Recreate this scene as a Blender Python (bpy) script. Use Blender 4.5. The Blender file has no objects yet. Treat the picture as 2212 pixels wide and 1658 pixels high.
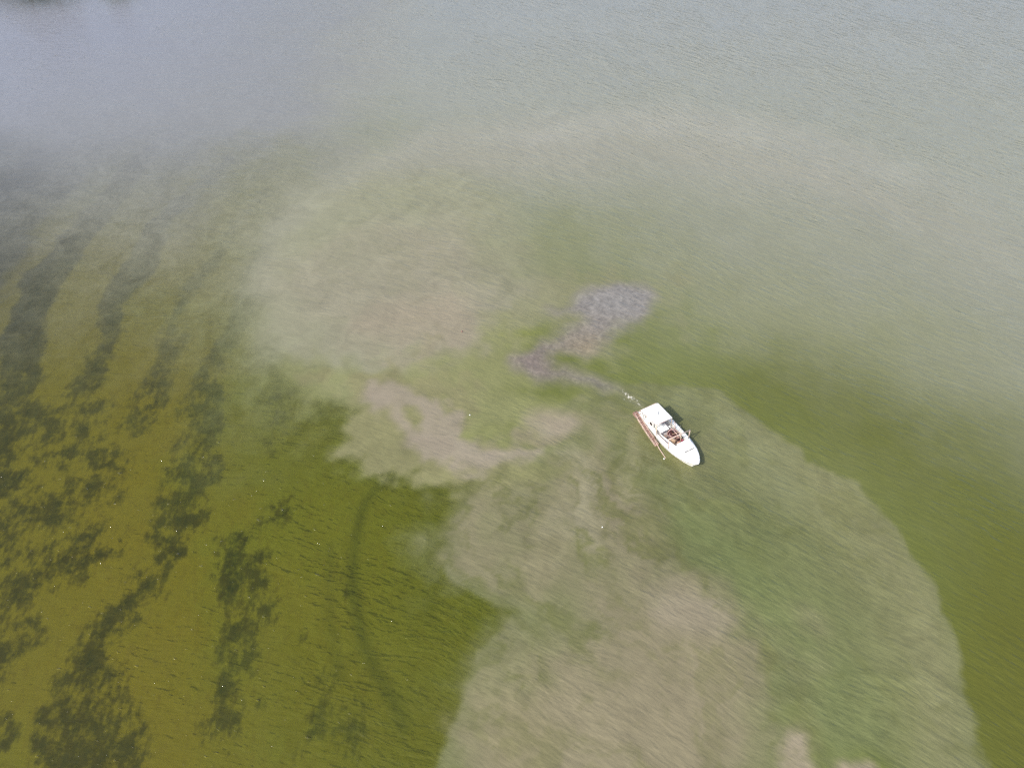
import bpy, bmesh, math, random
import numpy as np
from mathutils import Vector, Matrix
R = math.radians
random.seed(7)
S = bpy.context.scene

# ------------------------------------------------------------------ camera, world, sun, exposure
CAM_H, PITCH, HFOV = 72.0, R(50), R(66)
cd = bpy.data.cameras.new('camera'); cam = bpy.data.objects.new('camera', cd)
S.collection.objects.link(cam); S.camera = cam
cd.sensor_fit = 'HORIZONTAL'; cd.angle = HFOV; cd.clip_start = 0.5; cd.clip_end = 20000
cam.location = (0, 0, CAM_H); cam.rotation_euler = (R(90) - PITCH, 0, 0)

SUN_EL, SUN_AZ = R(46), R(225)          # azimuth clockwise from +Y: behind and to the left of the camera
w = bpy.data.worlds.new('World'); S.world = w; w.use_nodes = True
nt = w.node_tree; bg = nt.nodes['Background']
sky = nt.nodes.new('ShaderNodeTexSky'); sky.sky_type = 'NISHITA'; sky.sun_disc = False
sky.sun_elevation = SUN_EL; sky.sun_rotation = SUN_AZ
sky.air_density = 1.0; sky.dust_density = 3.0; sky.ozone_density = 1.0
nt.links.new(sky.outputs[0], bg.inputs[0]); bg.inputs[1].default_value = 0.15

sl = bpy.data.lights.new('sun', 'SUN'); sl.energy = 2.3; sl.angle = R(0.53); sl.color = (1.0, 0.955, 0.89)
so = bpy.data.objects.new('sun', sl); S.collection.objects.link(so)
sd = Vector((math.sin(SUN_AZ) * math.cos(SUN_EL), math.cos(SUN_AZ) * math.cos(SUN_EL), math.sin(SUN_EL)))
so.rotation_euler = sd.to_track_quat('Z', 'Y').to_euler(); so.location = (-60, -60, 90)
S.view_settings.view_transform = 'Standard'; S.view_settings.look = 'None'
S.view_settings.exposure = 0.70; S.view_settings.gamma = 1.0
S.render.engine = 'CYCLES'
S.cycles.use_denoising = False; S.cycles.denoiser = 'OPENIMAGEDENOISE'; S.cycles.denoising_input_passes = 'RGB_ALBEDO_NORMAL'; S.cycles.denoising_prefilter = 'ACCURATE'
S.cycles.sample_clamp_indirect = 4.0
S.cycles.max_bounces = 6; S.cycles.transparent_max_bounces = 12
S.cycles.volume_bounces = 0

# ------------------------------------------------------------------ helpers
def lin(c):
    return tuple(((v / 255) / 12.92) if v / 255 <= 0.04045 else (((v / 255) + 0.055) / 1.055) ** 2.4 for v in c)

F0 = 1106 / math.tan(HFOV / 2)
def G(px, py, z=0.0):
    """where a sight line of the survey frame (2212 x 1658) meets the level z: a point on the ground plan"""
    dx = (px - 1106) / F0; dy = -(py - 829) / F0
    d = (dx, math.cos(PITCH) + dy * math.sin(PITCH), -math.sin(PITCH) + dy * math.cos(PITCH))
    t = (z - CAM_H) / d[2]
    return (t * d[0], t * d[1])

def tag(o, label=None, cat=None, group=None, kind=None):
    if label: o['label'] = label
    if cat: o['category'] = cat
    if group: o['group'] = group
    if kind: o['kind'] = kind
    return o

class NT:
    """tiny node-tree writer"""
    def __init__(s, name):
        s.m = bpy.data.materials.new(name); s.m.use_nodes = True; s.t = s.m.node_tree
        s.t.nodes.clear(); s.out = s.t.nodes.new('ShaderNodeOutputMaterial')
    def n(s, typ, ins=None, **kw):
        nd = s.t.nodes.new(typ)
        for k, v in kw.items(): setattr(nd, k, v)
        for k, v in (ins or {}).items():
            i = nd.inputs[k]
            if hasattr(v, 'is_linked') or isinstance(v, bpy.types.NodeSocket): s.t.links.new(v, i)
            else: i.default_value = v
        return nd
    def math(s, op, a, b=0.0, c=None, clamp=False):
        ins = {0: a, 1: b}
        if c is not None: ins[2] = c
        return s.n('ShaderNodeMath', ins, operation=op, use_clamp=clamp).outputs[0]
    def attr(s, name): return s.n('ShaderNodeAttribute', attribute_name=name)
    def noise(s, vec, scale=1.0, detail=4.0, rough=0.5, dist=0.0):
        return s.n('ShaderNodeTexNoise', {'Vector': vec, 'Scale': scale, 'Detail': detail, 'Roughness': rough, 'Distortion': dist}).outputs[0]
    def map(s, vec, rot=0.0, scale=(1, 1, 1), loc=(0, 0, 0)):
        return s.n('ShaderNodeMapping', {'Vector': vec, 'Rotation': (0, 0, rot), 'Scale': scale, 'Location': loc}).outputs[0]
    def step(s, v, a, b):
        return s.n('ShaderNodeMapRange', {0: v, 1: a, 2: b, 3: 0.0, 4: 1.0}, interpolation_type='SMOOTHSTEP').outputs[0]
    def rng(s, v, a, b, c, d):
        return s.n('ShaderNodeMapRange', {0: v, 1: a, 2: b, 3: c, 4: d}).outputs[0]
    def mixc(s, f, a, b, mode='MIX'):
        nd = s.t.nodes.new('ShaderNodeMix'); nd.data_type = 'RGBA'; nd.blend_type = mode
        for i, v in ((0, f), (6, a), (7, b)):
            if isinstance(v, bpy.types.NodeSocket): s.t.links.new(v, nd.inputs[i])
            else: nd.inputs[i].default_value = v if i == 0 else (*v[:3], 1)
        return nd.outputs[2]
    def surf(s, sock): s.t.links.new(sock, s.out.inputs['Surface']); return s.m

# ------------------------------------------------------------------ numpy: noise and painting on a ground plan
_p = np.random.RandomState(11).permutation(512); _p = np.concatenate([_p, _p])
_g = np.random.RandomState(5).uniform(0, 2 * np.pi, 512)
def perlin(x, y):
    xi = np.floor(x).astype(int); yi = np.floor(y).astype(int); xf = x - xi; yf = y - yi
    u = xf * xf * xf * (xf * (xf * 6 - 15) + 10); v = yf * yf * yf * (yf * (yf * 6 - 15) + 10)
    def gr(ix, iy, dx, dy):
        a = _g[_p[(_p[ix & 511] + iy) & 511]]
        return np.cos(a) * dx + np.sin(a) * dy
    a = gr(xi, yi, xf, yf); b = gr(xi + 1, yi, xf - 1, yf); c = gr(xi, yi + 1, xf, yf - 1); d = gr(xi + 1, yi + 1, xf - 1, yf - 1)
    return (a + u * (b - a)) + v * ((c + u * (d - c)) - (a + u * (b - a)))
def fbm(x, y, s, oct=4, off=0.0, gain=0.5):
    r = 0; a = 1.0
    for k in range(oct):
        r = r + a * perlin(x / s + off + 17.3 * k, y / s - off * 1.7 + 9.1 * k); s *= 0.5; a *= gain
    return r
def sst(v, a, b):
    t = np.clip((v - a) / (b - a), 0, 1); return t * t * (3 - 2 * t)
def spline(pts, closed=False, n=6):
    P = [np.array(p, float) for p in pts]; out = []
    N = len(P)
    for i in range(N if closed else N - 1):
        if closed: p0, p1, p2, p3 = P[i - 1], P[i], P[(i + 1) % N], P[(i + 2) % N]
        else: p0, p1, p2, p3 = P[max(i - 1, 0)], P[i], P[i + 1], P[min(i + 2, N - 1)]
        for k in range(n):
            t = k / n
            out.append(0.5 * (2 * p1 + (p2 - p0) * t + (2 * p0 - 5 * p1 + 4 * p2 - p3) * t * t + (3 * p1 - p0 - 3 * p2 + p3) * t ** 3))
    if not closed: out.append(P[-1])
    return out

class Plan:
    def __init__(s, xs, ys, z):
        s.z = z; s.X, s.Y = np.meshgrid(xs, ys); s.shape = s.X.shape
        X, Y = s.X, s.Y
        s.C = [(X, Y)]
        for a8, a2, off in ((0.9, 0.35, 3.1), (2.6, 1.1, 8.7), (5.0, 2.0, 21.3)):
            s.C.append((X + a8 * 2 * fbm(X, Y, 11, 3, off) + a2 * 2 * fbm(X, Y, 2.6, 3, off + 5),
                        Y + a8 * 2 * fbm(X, Y, 11, 3, off + 40) + a2 * 2 * fbm(X, Y, 2.6, 3, off + 55)))
    def box(s, X, Y, q, m):
        return (X > q[:, 0].min() - m) & (X < q[:, 0].max() + m) & (Y > q[:, 1].min() - m) & (Y < q[:, 1].max() + m)
    def poly(s, pts, soft=2.0, warp=1, n=4, softin=None):
        q = np.array(spline([G(*p, s.z) for p in pts], True, n)); X, Y = s.C[warp]
        out = np.zeros(s.shape); mk = s.box(X, Y, q, soft); x, y = X[mk], Y[mk]
        d = np.full(x.shape, 1e9); ins = np.zeros(x.shape, bool)
        for i in range(len(q)):
            ax, ay = q[i - 1]; bx, by = q[i]; vx, vy = bx - ax, by - ay
            t = np.clip(((x - ax) * vx + (y - ay) * vy) / (vx * vx + vy * vy + 1e-9), 0, 1)
            d = np.minimum(d, (x - ax - t * vx) ** 2 + (y - ay - t * vy) ** 2)
            if ay != by:
                ins ^= ((ay > y) != (by > y)) & (x < (bx - ax) * (y - ay) / (by - ay) + ax)
        sd_ = np.where(ins, np.sqrt(d), -np.sqrt(d))
        out[mk] = sst(sd_, -soft / 2, (softin if softin else soft / 2)); return out
    def stroke(s, pts, soft=1.5, warp=1, n=5):
        """pts = (px, py, half width in metres)"""
        q = np.array(spline([(*G(p[0], p[1], s.z), p[2]) for p in pts], False, n)); X, Y = s.C[warp]
        m = q[:, 2].max() + soft; out = np.zeros(s.shape); mk = s.box(X, Y, q, m); x, y = X[mk], Y[mk]
        best = np.full(x.shape, 1e9)
        for i in range(len(q) - 1):
            ax, ay, aw = q[i]; bx, by, bw = q[i + 1]; vx, vy = bx - ax, by - ay
            t = np.clip(((x - ax) * vx + (y - ay) * vy) / (vx * vx + vy * vy + 1e-9), 0, 1)
            best = np.minimum(best, np.hypot(x - ax - t * vx, y - ay - t * vy) - (aw + t * (bw - aw)))
        out[mk] = 1 - sst(best, -soft / 2, soft / 2); return out
    def blob(s, px, py, rx, ry, warp=1, rot=0.0, p=1.0):
        cx, cy = G(px, py, s.z); X, Y = s.C[warp]; dx, dy = X - cx, Y - cy
        c, n_ = math.cos(rot), math.sin(rot)
        return np.exp(-(((c * dx + n_ * dy) / rx) ** 2 + ((-n_ * dx + c * dy) / ry) ** 2) ** p)

def grid_mesh(name, xs, ys, z, attrs, mat):
    nx, ny = len(xs), len(ys); X, Y = np.meshgrid(xs, ys)
    co = np.stack([X, Y, np.full_like(X, z)], -1).reshape(-1, 3).astype(np.float32)
    i = (np.arange(ny - 1)[:, None] * nx + np.arange(nx - 1)[None, :]).reshape(-1)
    f = np.stack([i, i + 1, i + nx + 1, i + nx], -1).astype(np.int32)
    me = bpy.data.meshes.new(name); me.vertices.add(len(co)); me.vertices.foreach_set('co', co.ravel())
    me.loops.add(f.size); me.loops.foreach_set('vertex_index', f.ravel())
    me.polygons.add(len(f)); me.polygons.foreach_set('loop_start', np.arange(0, f.size, 4, dtype=np.int32))
    me.update(calc_edges=True)
    for k, v in attrs.items():
        if v.ndim == 3:
            a = me.attributes.new(k, 'FLOAT_COLOR', 'POINT')
            a.data.foreach_set('color', np.concatenate([v, np.ones(v.shape[:2] + (1,))], -1).astype(np.float32).ravel())
        else:
            a = me.attributes.new(k, 'FLOAT', 'POINT'); a.data.foreach_set('value', v.astype(np.float32).ravel())
    o = bpy.data.objects.new(name, me); S.collection.objects.link(o); me.materials.append(mat); return o

def axis(lo, hi, step, far_lo, far_hi):
    a = list(np.arange(lo, hi + step / 2, step)); d = step; l = [lo]; h = [a[-1]]
    while l[-1] > far_lo: d *= 1.25; l.append(l[-1] - d)
    d = step
    while h[-1] < far_hi: d *= 1.25; h.append(h[-1] + d)
    return np.array(l[::-1][:-1] + a + h[1:])

# ------------------------------------------------------------------ SEABED: ochre sand with bands of seagrass
ZB = -1.4
xs = axis(-112, 40, 0.45, -5000, 5000); ys = axis(10, 165, 0.45, -3000, 9000)
B = Plan(xs, ys, ZB)
warm = np.zeros(B.shape)
def over(f, m, v): return f + (v - f) * m
warm = over(warm, B.poly([(-200, 560), (200, 480), (480, 430), (560, 600), (480, 900), (430, 1100), (500, 1250), (520, 1700), (-200, 1800)], 22, 3), 0.85)
warm = over(warm, B.stroke([(250, 1150, 4), (330, 900, 4), (430, 640, 4), (500, 480, 3)], 6, 2), 1.0)
warm = over(warm, B.stroke([(350, 1300, 4), (300, 1700, 6)], 5, 2), 1.0)
warm = over(warm, B.blob(700, 1500, 12, 10, 2), 0.45)
grass = np.zeros(B.shape)
def gs(pts, k, soft=2.4, warp=1):
    global grass; grass = np.maximum(grass, k * B.stroke(pts, soft, warp))
# far-left slate band and the long curving bands
gs([(-120, 640, 8), (-20, 500, 7), (60, 420, 7), (170, 330, 6), (320, 230, 5)], .85, 7)
gs([(-20, 1000, 3.5), (25, 850, 2.8), (60, 720, 2.9), (95, 600, 2.7), (150, 520, 2.4), (230, 430, 2.2), (330, 330, 2), (430, 250, 2)], 1.0, 2.2)
gs([(180, 860, 1.5), (235, 720, 1.7), (270, 620, 2.0), (330, 520, 2.0), (400, 430, 1.8), (500, 340, 1.6)], .9)
gs([(110, 960, 2), (160, 840, 2), (210, 760, 1.8)], .75, 4)
gs([(330, 790, 1.4), (380, 700, 1.5), (440, 590, 1.7), (500, 500, 1.7), (570, 420, 1.5)], .66, 3)
gs([(300, 900, 2.2), (330, 820, 2.0), (365, 740, 1.6)], .8, 3)
gs([(415, 900, 2.2), (445, 820, 2.2), (490, 740, 2.0), (530, 640, 1.9), (560, 560, 1.4)], .8, 3)
gs([(540, 620, 1.1), (570, 550, 1.2), (600, 475, 1.3)], .7, 2)
gs([(455, 850, 2.2), (420, 940, 2.4), (385, 1040, 2.0)], .88, 3)
# lower-left beds
gs([(440, 1000, 1.6), (400, 1080, 3.0), (370, 1160, 2.6), (330, 1230, 1.3), (290, 1300, 1.2), (250, 1350, 1.6), (190, 1440, 2.0), (170, 1540, 3.0), (180, 1700, 3.4)], 1.0, 2.6)
gs([(200, 1480, 3), (230, 1600, 3.2), (210, 1750, 3.2)], .86, 3)
gs([(520, 1170, 1.6), (535, 1250, 2.2), (535, 1340, 2.4), (515, 1420, 2.2), (490, 1500, 1.8), (475, 1580, 1.0)], .97, 1.8)
gs([(470, 1160, .8), (480, 1240, .9)], .7); gs([(575, 1200, .9), (580, 1300, 1.0), (570, 1350, .6)], .8)
gs([(-60, 1000, 6), (30, 1010, 3.2), (60, 900, 2.5)], .95, 4)
gs([(-40, 1180, 5), (30, 1120, 3), (120, 1090, 3.2), (210, 1060, 2.6)], .78, 5)
gs([(-60, 1350, 5), (40, 1290, 4), (110, 1230, 4), (200, 1170, 3)], .82, 6)
gs([(-50, 1450, 3), (20, 1400, 3)], .8, 4); gs([(0, 1640, 1.4), (10, 1560, 1.4)], .8)
gs([(230, 980, 2.4), (220, 1060, 2.0)], .8, 4); gs([(160, 960, 3), (200, 900, 2.6)], .8, 5)
gs([(300, 1260, 2.2), (350, 1310, 1.2)], .66, 4)
# scattered small patches
for x, y, r, k in [(590, 1110, .9, .9), (610, 1095, .7, .9), (570, 1128, .9, .8), (625, 1085, .5, .7), (735, 1225, .7, .8), (742, 1260, .5, .8), (683, 1540, .9, .95), (676, 1560, .8, .95),
                   (720, 1450, .9, .8), (724, 1480, .7, .7), (748, 1590, 1.0, .9), (752, 1625, .9, .9), (760, 1540, .8, .7), (650, 790, 1.7, .62), (690, 770, 1.5, .6), (640, 850, 1.4, .66),
                   (605, 900, 1.4, .66), (600, 950, 1.2, .62), (660, 800, 1.0, .6), (590, 860, 1.1, .6), (610, 980, .9, .5), (480, 1620, .9, .75), (440, 1590, .8, .7), (500, 1560, .8, .8),
                   (1025, 70, 2.2, .5), (960, 960, .5, .3), (560, 1500, .6, .6), (630, 1620, .6, .5), (650, 1420, .6, .45), (680, 1380, .7, .5), (360, 1500, .6, .5), (730, 1240, .6, .6), (600, 470, 1.3, .6)]:
    grass = np.maximum(grass, k * B.blob(x, y, r * 1.5, r * 2.2, 1))
# narrow furrow rings dredged into the sand
ring = np.zeros(B.shape)
for pts, k in [([(905, 1022, .4), (860, 1026, .42), (812, 1056, .45), (782, 1105, .45), (766, 1180, .45), (762, 1250, .5), (772, 1330, .55), (790, 1400, .6), (818, 1460, .65), (850, 1510, .7), (872, 1570, .6)], .72),
               ([(905, 1040, .5), (925, 1120, .6), (930, 1240, .7), (925, 1330, .8)], .3), ([(712, 1180, .3), (713, 1290, .4), (718, 1380, .5), (735, 1460, .5)], .4),
               ([(905, 1130, 1.2), (890, 1220, 1.5), (900, 1300, 1.5)], .15)]:
    ring = np.maximum(ring, .8 * k * B.stroke(pts, 1.3, 0))

m = NT('seabed'); pos = m.n('ShaderNodeNewGeometry').outputs['Position']
g_ = m.attr('grass').outputs['Fac']; w_ = m.attr('warm').outputs['Fac']; r_ = m.attr('ring').outputs['Fac']
n1 = m.noise(pos, 0.5, 5, 0.64); n2 = m.noise(m.map(pos, R(20), (1.4, .6, 1)), 1.3, 3, 0.6)
sand = m.mixc(w_, lin((134, 139, 72)), lin((144, 137, 62)))
sand = m.mixc(m.math('MULTIPLY', m.step(n2, .45, .75), .28), sand, lin((112, 96, 60)))
nz = m.math('MULTIPLY', m.attr('clump').outputs['Fac'], m.math('ADD', m.math('MULTIPLY', m.math('SUBTRACT', n1, .5), 3.4), m.math('MULTIPLY', m.math('SUBTRACT', n2, .5), 1.8)))
thr = m.math('ADD', m.math('ADD', g_, m.math('MULTIPLY', m.step(g_, .3, .75), m.rng(m.attr('clump').outputs['Fac'], .2, 1.0, .5, 0.0))), m.math('MULTIPLY', nz, m.step(g_, .02, .45)))
msk = m.step(thr, .22, 1.25)
gcol = m.mixc(m.step(n2, .3, .7), lin((34, 46, 40)), lin((72, 70, 40)))
col = m.mixc(m.math('MULTIPLY', msk, .96), sand, gcol)
col = m.mixc(m.math('MULTIPLY', r_, .95, clamp=True), col, lin((44, 60, 32)))
seabed_m = m.surf(m.n('ShaderNodeBsdfDiffuse', {'Color': col}).outputs[0])
seabed = grid_mesh('seabed', xs, ys, ZB, {'grass': grass, 'warm': warm, 'ring': ring, 'clump': 1 - .78 * sst(B.Y, 48, 92)}, seabed_m)
tag(seabed, kind='structure')

# ------------------------------------------------------------------ WATER: one sheet, clear to turbid, silty plumes
xs = axis(-112, 112, 0.32, -5000, 5000); ys = axis(12, 168, 0.32, -3000, 9000)
W = Plan(xs, ys, 0.0)
murk_glare = np.full(W.shape, 0.97); col = np.zeros(W.shape + (3,)); col[:] = np.array(lin((104, 114, 58))) * np.array((.74, .70, .60))
KW = np.array((.70, .68, .625))
def paint(mask, c=None, k=1.0, mk=None, mkk=1.0):
    """tint the water with suspended matter or painted sky glare (c, strength k) and set its opacity (mk)"""
    global col, murk_glare
    if c is not None: col = col + (np.array(lin(c)) * KW - col) * (mask * k)[..., None]
    if mk is not None: murk_glare = murk_glare + (mk - murk_glare) * mask * mkk
# far water, greyed by sky glare put into its colour
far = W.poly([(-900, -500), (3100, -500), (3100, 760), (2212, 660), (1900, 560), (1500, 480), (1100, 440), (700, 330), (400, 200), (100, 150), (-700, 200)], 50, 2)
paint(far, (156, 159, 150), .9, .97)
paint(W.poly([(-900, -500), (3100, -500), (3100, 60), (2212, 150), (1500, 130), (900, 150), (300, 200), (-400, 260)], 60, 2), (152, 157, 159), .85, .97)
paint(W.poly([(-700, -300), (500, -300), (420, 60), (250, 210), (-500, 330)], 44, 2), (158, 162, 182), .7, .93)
# clear water over the shallow left
left = W.poly([(-600, 180), (100, 200), (420, 300), (540, 430), (560, 560), (560, 700), (600, 850), (740, 960), (880, 1030), (1000, 1080), (980, 1230), (1120, 1330), (1010, 1450), (1000, 1750), (-500, 1800)], 16, 2)
paint(left, (116, 128, 52), 1, .34)
paint(W.poly([(-600, 420), (60, 400), (300, 500), (420, 800), (440, 1100), (480, 1700), (-500, 1800)], 26, 3), (120, 118, 56), .8, .12)
paint(W.poly([(560, 900), (720, 980), (860, 1040), (1000, 1080), (970, 1230), (1200, 1320), (1020, 1450), (990, 1750), (620, 1750), (600, 1200)], 20, 3), (108, 113, 36), .8, .38)
paint(W.blob(1130, 1350, 6.5, 4.5, 2), (100, 114, 28), .8, .7)
paint(W.blob(960, 1180, 7, 9, 2), (108, 120, 32), .6)
left_glare = W.poly([(-1500, -600), (900, -600), (760, 150), (660, 330), (590, 470), (560, 640), (600, 860), (740, 960), (900, 1080), (900, 1300), (-1500, 1400)], 26, 2)  # sky glare over the left water, painted greyer with distance
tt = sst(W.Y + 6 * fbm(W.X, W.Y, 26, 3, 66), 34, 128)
paint(left_glare * sst(tt, 0, .7), (160, 160, 142), .9)
paint(left_glare * sst(tt, .45, 1), (150, 153, 156), .95)
murk_glare = murk_glare + (np.clip(.15 + .74 * tt ** 1.25, 0, .88) - murk_glare) * left_glare
paint(W.poly([(-700, -300), (560, -300), (480, 60), (230, 200), (-500, 290)], 60, 2), (148, 152, 168), .75, .93)  # bluish sky reflection painted into the far left
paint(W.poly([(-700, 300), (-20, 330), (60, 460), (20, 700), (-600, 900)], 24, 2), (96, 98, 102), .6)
paint(W.blob(96, -14, 7.5, 6, 1), (64, 70, 56), .85)  # dark reflection of the islet trees, painted into the water colour
paint(W.blob(265, -6, 3, 4, 1), (120, 126, 124), .6)  # fainter painted reflection of the small tree
paint(W.poly([(440, 400), (640, 330), (600, 560), (570, 720), (640, 880), (500, 900), (400, 650)], 22, 2), (156, 157, 126), .6, .62, .8)
# pale swirl arc above the dredging ground
paint(W.stroke([(590, 600, 4), (640, 480, 5), (790, 400, 7), (980, 350, 8), (1200, 335, 8), (1450, 320, 8), (1700, 370, 8), (1950, 450, 6), (2150, 540, 5)], 18, 1), (160, 159, 147), .75, .94, .8)
paint(W.stroke([(575, 620, .5), (610, 520, 1), (690, 440, 1.2), (780, 372, 1.5), (910, 308, 2), (1040, 285, 2.5), (1180, 300, 2)], 8, 1), (172, 172, 162), .38, .94, .6)
paint(W.stroke([(1180, 275, 1.5), (1400, 262, 2.2), (1600, 276, 2.4), (1800, 325, 2), (1980, 390, 1)], 12, 2), (174, 174, 165), .42)
# left lobe of the old plume: crisp left edge at x 560
lobe = W.poly([(556, 730), (560, 640), (584, 545), (640, 460), (740, 395), (950, 370), (1080, 420), (1150, 500), (1150, 600), (1200, 680), (1060, 760), (900, 820), (740, 850), (640, 800), (580, 780)], 7, 1)
paint(lobe, (149, 150, 127), .9, .97)
paint(W.poly([(620, 640), (720, 540), (900, 480), (1060, 500), (1150, 580), (1190, 640), (1080, 720), (960, 790), (840, 760), (700, 740)], 16, 2), (153, 149, 131), .8, .98)
paint(W.poly([(780, 700), (860, 650), (990, 640), (1050, 700), (980, 760), (880, 780), (800, 760)], 8, 2), (158, 148, 130), .6, .97)
paint(W.stroke([(935, 740, 1.2), (915, 800, .7), (915, 860, .8), (940, 900, 1)], 1.6, 1), (156, 148, 130), .75, .97)
# green water between
paint(W.poly([(620, 760), (760, 820), (900, 790), (1060, 740), (1100, 680), (1200, 690), (1130, 760), (1090, 840), (1130, 900), (1040, 930), (940, 860), (760, 900), (660, 880)], 7, 2), (142, 145, 100), .85, .93)
paint(W.poly([(940, 800), (1060, 780), (1180, 840), (1330, 870), (1360, 960), (1290, 1000), (1180, 960), (1060, 960), (980, 880)], 7, 2), (140, 143, 100), .85, .95)
paint(W.blob(1125, 725, 3.6, 2.0, 1), (130, 138, 66), .8, .88)
paint(W.poly([(1180, 500), (1500, 520), (1900, 640), (2300, 840), (2300, 1200), (1960, 1060), (1700, 900), (1500, 790), (1380, 760), (1420, 640), (1300, 560), (1120, 540)], 26, 2), (131, 135, 100), .9, .99)
paint(W.poly([(1450, 720), (1600, 760), (1750, 880), (1700, 930), (1560, 830), (1360, 790)], 9, 2), (112, 121, 70), .75, .99)
# right edge: dark clear green outside
paint(W.poly([(1560, 800), (1760, 960), (1960, 1120), (2070, 1320), (2130, 1500), (2150, 1800), (2700, 1800), (2700, 1000), (2200, 900), (1800, 760)], 16, 1), (99, 105, 48), .95, .99)
paint(W.poly([(2080, 1300), (2160, 1800), (2700, 1800), (2600, 1250), (2300, 1200)], 16, 2), (97, 100, 40), .85, .99)
paint(W.poly([(1250, 420), (1700, 400), (2300, 500), (2700, 700), (2700, 980), (2212, 900), (1900, 740), (1500, 600)], 40, 2), (150, 152, 138), .74, .98)  # silvery sky glare on the upper right, put into the colour
# envelope of the plume with its crisp outer front
env_pts = [(1400, 830), (1500, 828), (1570, 845), (1640, 900), (1700, 955), (1760, 1003), (1840, 1045), (1900, 1112), (1955, 1190), (2008, 1262), (2040, 1340), (2062, 1420), (2085, 1500), (2112, 1580), (2124, 1660), (2130, 1800), (1000, 1800), (1000, 1450), (1110, 1350), (980, 1230), (1000, 1080), (1160, 960), (1200, 860)]
env = W.poly(env_pts, .8, 1); env_s = W.poly(env_pts, 14, 1, softin=.5)
paint(env, (122, 126, 88), .95, .93)
rim = W.stroke([(1560, 880, .8), (1650, 945, 1.4), (1730, 1010, 2), (1820, 1080, 2.6), (1900, 1180, 2.8), (1950, 1270, 2.8), (1985, 1360, 2.6), (2005, 1450, 2.4), (2030, 1560, 2), (2050, 1700, 2)], 8, 1)
paint(rim * env, (138, 138, 102), .75, .94)
paint(W.stroke([(1480, 860, 1), (1560, 900, 2), (1660, 1000, 2.2), (1700, 1060, 2)], 6, 1) * env, (136, 140, 106), .55)
paint(W.poly([(1440, 1030), (1560, 1090), (1720, 1230), (1800, 1400), (1900, 1560), (1920, 1800), (1700, 1800), (1640, 1500), (1580, 1340), (1470, 1240), (1440, 1150)], 14, 2), (110, 121, 76), .8)
paint(W.poly([(1730, 1560), (1770, 1580), (1780, 1640), (1880, 1610), (1950, 1700), (1700, 1760)], 4, 1), (106, 116, 58), .85)
# beige clouds
soft1 = W.poly([(985, 1215), (1000, 1110), (1070, 1030), (1180, 985), (1290, 960), (1380, 1000), (1440, 1070), (1440, 1190), (1500, 1260), (1575, 1330), (1615, 1450), (1622, 1800), (1010, 1800), (1030, 1460), (1110, 1440), (1240, 1390), (1270, 1320), (1200, 1260), (1060, 1245)], 12, 3)
paint(soft1, (128, 127, 96), .9, .95)
paint(W.stroke([(1060, 1080, 2.5), (1040, 1180, 2.5), (1100, 1225, 1.6), (1180, 1200, 3), (1220, 1120, 3)], 5, 2), (140, 134, 108), .6, .95)
paint(W.poly([(1280, 1000), (1370, 1040), (1432, 1100), (1428, 1150), (1448, 1190), (1420, 1230), (1370, 1240), (1300, 1180)], 4, 1), (138, 131, 108), .7, .95)
core = W.poly([(1300, 1235), (1370, 1250), (1400, 1290), (1440, 1262), (1500, 1270), (1560, 1310), (1590, 1375), (1605, 1440), (1618, 1520), (1622, 1600), (1615, 1800), (1030, 1800), (1030, 1540), (1130, 1470), (1250, 1430), (1290, 1320)], 6, 2)
paint(core, (140, 133, 109), .8, .98)
paint(W.poly([(1400, 1300), (1440, 1265), (1500, 1270), (1562, 1312), (1575, 1360), (1500, 1360), (1430, 1350)], 3, 1), (148, 140, 122), .7, .98)
paint(W.blob(1420, 1560, 9, 7, 2), (146, 138, 114), .5)
paint(W.blob(1120, 1560, 4, 6, 2), (140, 134, 102), .5)
paint(W.poly([(1668, 1800), (1672, 1640), (1688, 1600), (1700, 1575), (1742, 1570), (1748, 1620), (1752, 1800)], 1.6, 1), (156, 147, 127), .95, .98)
paint(W.poly([(1772, 1800), (1786, 1645), (1820, 1640), (1870, 1640), (1888, 1670), (1900, 1800)], 1.4, 1), (154, 145, 125), .92, .98)
# old cloud with torn lower edge
paint(W.poly([(700, 900), (720, 840), (800, 800), (900, 830), (960, 860), (1010, 880), (1060, 940), (1180, 965), (1170, 1000), (1080, 1050), (960, 1040), (880, 1000), (820, 965), (740, 950)], 5, 3), (142, 140, 104), .9, .92)
paint(W.poly([(778, 850), (812, 830), (870, 848), (905, 862), (940, 890), (950, 872), (985, 872), (1008, 900), (1012, 940), (1050, 962), (1110, 966), (1160, 975), (1110, 996), (1060, 1008), (1000, 1012), (985, 985), (920, 975), (880, 960), (870, 930), (820, 900)], 2.8, 2), (154, 146, 129), .95, .98)
paint(W.stroke([(990, 950, .9), (1030, 985, 1.0), (1090, 985, .9), (1150, 975, .3)], 1.4, 1), (156, 148, 132), .8, .98)
paint(W.stroke([(790, 850, .6), (850, 880, .9), (890, 930, 1.0), (960, 955, 1.1)], 1.5, 1), (156, 147, 131), .8, .98)
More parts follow.
